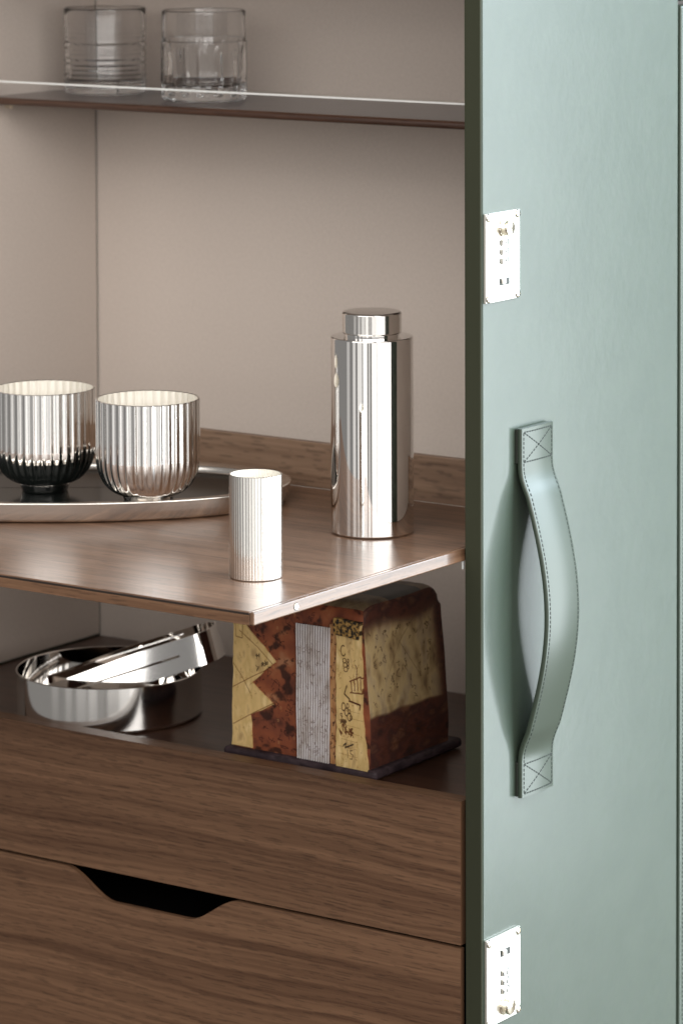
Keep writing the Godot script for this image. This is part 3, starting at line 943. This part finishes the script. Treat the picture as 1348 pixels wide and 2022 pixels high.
func build_block():
	var o := thing("painted_ceramic_block", "chunky ceramic block painted rust, ochre and white with scrawled marks", "sculpture", Vector3(-0.1950, FLOOR_Y, -0.0981))
	var org := Vector3(-0.1773, 0.7835, -0.073)     # the block is shaped about this base point
	var rust := [Color(0.03, 0.012, 0.010), Color(0.075, 0.024, 0.015), Color(0.17, 0.048, 0.024), Color(0.22, 0.062, 0.028), Color(0.27, 0.085, 0.036), Color(0.33, 0.15, 0.075)]
	var ochre := [Color(0.40, 0.26, 0.11), Color(0.66, 0.46, 0.20), Color(0.56, 0.38, 0.15), Color(0.74, 0.55, 0.27)]
	# front: rust ground
	var fr := Image.create(384, 384, false, Image.FORMAT_RGB8)
	speckle(fr, 101, rust, 0.006, 0.008)
	for i in 240:
		var dark := Color(0.17, 0.07, 0.05) if rng.randf() < 0.75 else Color(0.55, 0.3, 0.18)
		loops(fr, Vector2(rng.randf_range(30, 250), rng.randf_range(20, 370)), rng.randf_range(3, 13), 0.6, dark)
	var blot := noise(203, 1.0, 4)
	for y in 384:
		for x in 384:
			var t := smoothstep(0.12, 0.42, blot.get_noise_2d(x * 0.012, y * 0.015))
			fr.set_pixel(x, y, fr.get_pixel(x, y).lerp(Color(0.16, 0.085, 0.065), 0.75 * t))
	for i in 12: ring(fr, Vector2(rng.randf_range(90, 245), rng.randf_range(20, 370)), Vector2(2.0, 3.0), 0.7, Color(0.66, 0.48, 0.32))
	# right side: dull ochre above, dark rust below
	var rs := Image.create(384, 384, false, Image.FORMAT_RGB8)
	speckle(rs, 111, [Color(0.19, 0.12, 0.06), Color(0.36, 0.25, 0.12), Color(0.48, 0.35, 0.175), Color(0.40, 0.295, 0.17), Color(0.27, 0.18, 0.09)], 0.011, 0.008)
	var dk := Image.create(384, 384, false, Image.FORMAT_RGB8)
	speckle(dk, 121, [Color(0.035, 0.017, 0.014), Color(0.10, 0.035, 0.022), Color(0.055, 0.023, 0.018), Color(0.15, 0.065, 0.035)], 0.008, 0.016)
	for y in 384:
		for x in 384:
			var low := smoothstep(258, 268, y + 2.0 * sin(x * 0.05))
			var edge := smoothstep(322, 372, x + 6.0 * sin(y * 0.02))
			var topb := smoothstep(80, 40, y + 5.0 * sin(x * 0.02))
			var c := rs.get_pixel(x, y)
			if x < 150 and y > 60 and y < 250: c = c.lerp(c * 1.25, 0.5 * (0.5 + 0.5 * sin(x * 0.9)))
			rs.set_pixel(x, y, c.lerp(dk.get_pixel(x, y), maxf(low, maxf(edge, topb))))
	for i in 70: loops(rs, Vector2(rng.randf_range(20, 320), rng.randf_range(70, 250)), rng.randf_range(2, 12), 0.7, Color(0.25, 0.17, 0.1))
	for i in 40: stroke(rs, [Vector2(rng.randf_range(0, 380), rng.randf_range(262, 380)), Vector2(rng.randf_range(0, 380), rng.randf_range(262, 380))].map(func(q): return q), 0.9, Color(0.3, 0.16, 0.1))
	stroke(rs, [Vector2(90, 190), Vector2(170, 110), Vector2(240, 60)], 0.8, Color(0.3, 0.22, 0.13))
	stroke(rs, [Vector2(170, 110), Vector2(260, 205)], 0.8, Color(0.3, 0.22, 0.13))
	# top
	var tp := Image.create(256, 256, false, Image.FORMAT_RGB8)
	speckle(tp, 131, [Color(0.05, 0.03, 0.02), Color(0.12, 0.08, 0.045), Color(0.2, 0.14, 0.08), Color(0.09, 0.05, 0.03)], 0.012, 0.012)
	for y in 256:
		for x in 256:
			if x > 130 and y > 60 and y < 170 and x + y * 0.4 > 170: tp.set_pixel(x, y, tp.get_pixel(x, y).lerp(Color(0.2, 0.22, 0.22), 0.8))
	var mats := [painted(fr, 0.55), painted(rs, 0.55), painted(dk, 0.6), painted(dk, 0.6), painted(tp, 0.5)]
	var names := ["front_face", "right_face", "rear_face", "left_face", "top_face"]
	for f in 5:
		var n := 28
		var p := []
		var uvs := []
		for j in n + 1:
			var row := []
			var ur := []
			for i in n + 1:
				row.append(block_skin(f, float(i) / n, float(j) / n) - org)
				ur.append(Vector2(float(i) / n, 1.0 - float(j) / n))
			if f < 4:   # walked so that the front looks outwards
				pass
			p.append(row)
			uvs.append(ur)
		var b := Build.new()
		for j in p.size():
			p[j].reverse()
			uvs[j].reverse()
		b.sheet(p, uvs, false)
		part(names[f], b, mats[f], o)
	# raised panels on the front: ochre zigzag, ribbed white band, ochre strip
	var oc := Image.create(256, 512, false, Image.FORMAT_RGB8)
	speckle(oc, 141, ochre, 0.01, 0.006)
	for e in [[Vector2(10, 190), Vector2(110, 300)], [Vector2(10, 285), Vector2(240, 185)], [Vector2(10, 430), Vector2(250, 322)], [Vector2(50, 60), Vector2(250, 180)]]:
		stroke(oc, [e[0], (e[0] + e[1]) / 2 + Vector2(3, -4), e[1]], 1.2, Color(0.42, 0.26, 0.12))
	for i in 40: loops(oc, Vector2(rng.randf_range(10, 220), rng.randf_range(20, 500)), 9, 0.8, Color(0.6, 0.46, 0.26))
	for i in 8: loops(oc, Vector2(rng.randf_range(150, 230), rng.randf_range(150, 200)), 12, 1.1, Color(0.22, 0.15, 0.08))
	stroke(oc, [Vector2(25, 20), Vector2(70, 22), Vector2(66, 90), Vector2(30, 86), Vector2(25, 20)], 1.2, Color(0.4, 0.27, 0.13))
	panel(o, org, "zigzag_panel", PackedVector2Array([Vector2(-0.2492, 0.913), Vector2(-0.2375, 0.913), Vector2(-0.2360, 0.9035), Vector2(-0.2040, 0.8755), Vector2(-0.2305, 0.8530), Vector2(-0.2070, 0.8366), Vector2(-0.2315, 0.8235), Vector2(-0.2300, 0.7945), Vector2(-0.2525, 0.7945)]), 0.0016, painted(oc, 0.6, 0.02))
	# white corrugated band: each rib is a rounded rod of the relief
	var wh := Image.create(256, 512, false, Image.FORMAT_RGB8)
	speckle(wh, 151, [Color(0.36, 0.31, 0.28), Color(0.5, 0.46, 0.44), Color(0.56, 0.53, 0.53), Color(0.45, 0.4, 0.37)], 0.008, 0.006)
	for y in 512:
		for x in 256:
			var gro := pow(1.0 - absf(sin(PI * 14.0 * x / 256.0)), 1.6)     # brown groove shade, part grime, painted in so the ribs show
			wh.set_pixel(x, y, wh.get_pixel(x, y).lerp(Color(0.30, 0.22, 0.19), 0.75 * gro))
	for i in 85: loops(wh, Vector2(rng.randf_range(10, 246), pow(rng.randf(), 0.9) * 420 + 70), rng.randf_range(6, 17), 0.8, Color(0.3, 0.2, 0.16))
	var b2 := Build.new()
	var nrib := 14
	var p2 := []
	var uv2 := []
	for j in 25:
		var v := j / 24.0
		var row := []
		var ur := []
		for i in nrib * 6 + 1:
			var u := float(i) / (nrib * 6)
			var x := lerpf(-0.1812, -0.1450, u) + 0.0018 * (v - 0.5) * (u - 0.3)
			var y := lerpf(0.7915, 0.9135, v)
			var z := front_z(x, y) + 0.0012 + 0.0014 * absf(sin(PI * nrib * u))
			row.append(Vector3(x, y, z) - org)
			ur.append(Vector2(u, 1.0 - v))
		row.reverse()
		ur.reverse()
		p2.append(row)
		uv2.append(ur)
	b2.sheet(p2, uv2, false)
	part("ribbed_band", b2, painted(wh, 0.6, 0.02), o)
	# narrow rust strip beside it
	var rn := Image.create(64, 512, false, Image.FORMAT_RGB8)
	speckle(rn, 161, [Color(0.22, 0.08, 0.03), Color(0.38, 0.18, 0.07), Color(0.45, 0.25, 0.11), Color(0.3, 0.12, 0.05)], 0.03, 0.012)
	for i in 34: loops(rn, Vector2(rng.randf_range(6, 58), rng.randf_range(20, 480)), 9, 1.0, Color(0.2, 0.08, 0.04))
	panel(o, org, "rust_strip", PackedVector2Array([Vector2(-0.1448, 0.790), Vector2(-0.1384, 0.7895), Vector2(-0.1384, 0.9185), Vector2(-0.1450, 0.9165)]), 0.0014, painted(rn, 0.6, 0.02))
	# ochre strip with figures
	var ys := Image.create(192, 512, false, Image.FORMAT_RGB8)
	speckle(ys, 171, ochre, 0.012, 0.006)
	var ink := Color(0.33, 0.23, 0.13)
	for k in 60: loops(ys, Vector2(rng.randf_range(10, 180), rng.randf_range(60, 500)), 7, 0.7, Color(0.55, 0.4, 0.22))
	ring(ys, Vector2(44, 96), Vector2(15, 18), 2.0, ink, 0.6, 5.2)
	for k in 3:
		ring(ys, Vector2(52 + k * 4, 130 + k * 15), Vector2(11, 8), 1.8, ink)
		ring(ys, Vector2(74, 128 + k * 12), Vector2(5, 5), 1.6, ink)
	stroke(ys, [Vector2(118, 140), Vector2(128, 150), Vector2(124, 190)], 2.4, Color(0.42, 0.26, 0.15))
	for k in 4: stroke(ys, [Vector2(92 + k * 19, 196 - k * 6), Vector2(98 + k * 18, 232 - k * 3)], 2.6, Color(0.42, 0.24, 0.14))
	stroke(ys, [Vector2(84, 200), Vector2(150, 178), Vector2(168, 190), Vector2(160, 236), Vector2(88, 238)], 2.3, Color(0.42, 0.26, 0.15))
	stroke(ys, [Vector2(66, 216), Vector2(52, 246), Vector2(84, 262)], 3.0, ink)
	for k in 3:
		ring(ys, Vector2(46 + k * 18, 292 + k * 16), Vector2(12, 14), 2.0, ink)
		ring(ys, Vector2(72 + k * 10, 286 + k * 20), Vector2(7, 8), 1.6, ink)
	stroke(ys, [Vector2(80, 268), Vector2(150, 276), Vector2(146, 292)], 3.0, Color(0.3, 0.15, 0.07))
	for k in 8: loops(ys, Vector2(rng.randf_range(25, 60), rng.randf_range(320, 352)), 9, 1.6, ink)
	for k in 10: loops(ys, Vector2(rng.randf_range(25, 100), rng.randf_range(360, 385)), 12, 2.2, Color(0.36, 0.2, 0.1))
	stroke(ys, [Vector2(44, 428), Vector2(60, 418), Vector2(56, 434), Vector2(104, 418)], 2.6, Color(0.2, 0.15, 0.1))
	stroke(ys, [Vector2(70, 440), Vector2(72, 466)], 1.8, ink)
	stroke(ys, [Vector2(100, 440), Vector2(86, 442), Vector2(88, 452), Vector2(102, 456), Vector2(98, 470), Vector2(84, 470)], 1.8, ink)
	for k in 7: stroke(ys, [Vector2(rng.randf_range(8, 40), 300 + k * 26), Vector2(rng.randf_range(120, 180), 306 + k * 26)], 0.8, Color(0.5, 0.36, 0.18))
	stroke(ys, [Vector2(60, 30), Vector2(150, 26)], 8.0, Color(0.2, 0.15, 0.1))
	panel(o, org, "scrawled_strip", PackedVector2Array([Vector2(-0.1376, 0.790), Vector2(-0.1040, 0.7905), Vector2(-0.1052, 0.80), Vector2(-0.1095, 0.835), Vector2(-0.1100, 0.87), Vector2(-0.1118, 0.9195), Vector2(-0.1378, 0.913)]), 0.0026, painted(ys, 0.6, 0.02))
	# crumpled black and amber scrap at the strip's top
	var bk := Image.create(128, 64, false, Image.FORMAT_RGB8)
	speckle(bk, 181, [Color(0.01, 0.01, 0.009), Color(0.02, 0.018, 0.015), Color(0.32, 0.18, 0.05), Color(0.45, 0.28, 0.1)], 0.05, 0.06)
	panel(o, org, "dark_scrap", PackedVector2Array([Vector2(-0.1392, 0.9085), Vector2(-0.1130, 0.9070), Vector2(-0.1120, 0.9215), Vector2(-0.1395, 0.9235)]), 0.0040, painted(bk, 0.6, 0.03))
	# dark plinth
	var pl := Image.create(256, 256, false, Image.FORMAT_RGB8)
	speckle(pl, 191, [Color(0.018, 0.011, 0.014), Color(0.035, 0.022, 0.026), Color(0.06, 0.04, 0.045), Color(0.025, 0.016, 0.018)], 0.02, 0.03)
	var b3 := Build.new()
	b3.box(Vector3(-0.1790, 0.7887, -0.0785) - org, Vector3(0.1640, 0.0090, 0.1440), 0.004, 0, Vector2.ZERO, 3, Basis(Vector3.UP, 0.02))
	var pm := painted(pl, 0.6, 0.08)
	pm.texture_repeat = true
	pm.uv1_scale = Vector3(5, 5, 5)
	part("plinth", b3, pm, o)

func front_z(x: float, y: float) -> float:   # the front face's depth at that height
	var best := -1.0
	for i in 9:
		var q := block_skin(0, clampf((x + 0.2515) / 0.1485, 0, 1), clampf((y - 0.7925) / 0.144, 0, 1))
		best = q.z
	return best

func panel(o: Node3D, org: Vector3, called: String, poly: PackedVector2Array, th: float, m: Material):
	var b := Build.new()
	var lo := poly[0]
	var hi := poly[0]
	for q in poly:
		lo = lo.min(q)
		hi = hi.max(q)
	var rough := PackedVector2Array()
	for i in poly.size():
		var a := poly[i]
		var c := poly[(i + 1) % poly.size()]
		var k := maxi(1, int(a.distance_to(c) / 0.006))
		for t in k:
			rough.append(a.lerp(c, float(t) / k) + Vector2(rng.randf_range(-1, 1), rng.randf_range(-1, 1)) * 0.00055)
	poly = rough
	if Geometry2D.is_polygon_clockwise(poly): poly.reverse()
	# fill with a fine grid cut to the outline, so that the sheet follows the face it lies on
	var step := 0.004
	var ny := int(ceil((hi.y - lo.y) / step))
	for j in ny:
		var y0 := lo.y + j * step
		var y1 := minf(y0 + step, hi.y)
		var strip := PackedVector2Array([Vector2(lo.x - 1, y0), Vector2(hi.x + 1, y0), Vector2(hi.x + 1, y1), Vector2(lo.x - 1, y1)])
		for piece in Geometry2D.intersect_polygons(poly, strip):
			var tri := Geometry2D.triangulate_polygon(piece)
			for t in range(0, tri.size(), 3):
				var ids := [tri[t], tri[t + 1], tri[t + 2]]
				if (piece[ids[1]] - piece[ids[0]]).cross(piece[ids[2]] - piece[ids[0]]) > 0: ids = [ids[0], ids[2], ids[1]]
				for k in ids:
					var q: Vector2 = piece[k]
					b.st.set_normal(Vector3(0, 0, 1))
					b.st.set_uv(Vector2((q.x - lo.x) / (hi.x - lo.x), 1.0 - (q.y - lo.y) / (hi.y - lo.y)))
					b.st.add_vertex(Vector3(q.x, q.y, front_z(q.x, q.y) + th) - org)
					b.st.add_index(b.n)
					b.n += 1
	for i in poly.size():
		var a := poly[i]
		var c := poly[(i + 1) % poly.size()]
		var d := (c - a).normalized()
		var nn := Vector3(d.y, -d.x, 0)
		var k := int(ceil(a.distance_to(c) / step))
		for s in k:
			var e := a.lerp(c, float(s) / k)
			var f := a.lerp(c, float(s + 1) / k)
			var at := b.n
			for q in [[e, -0.004], [f, -0.004], [e, th], [f, th]]:
				b.v(Vector3(q[0].x, q[0].y, front_z(q[0].x, q[0].y) + q[1]) - org, nn, Vector2((q[0].x - lo.x) / (hi.x - lo.x), 1.0 - (q[0].y - lo.y) / (hi.y - lo.y)))
			for g in [at, at + 2, at + 1, at + 1, at + 2, at + 3]: b.st.add_index(g)
	part(called, b, m, o)
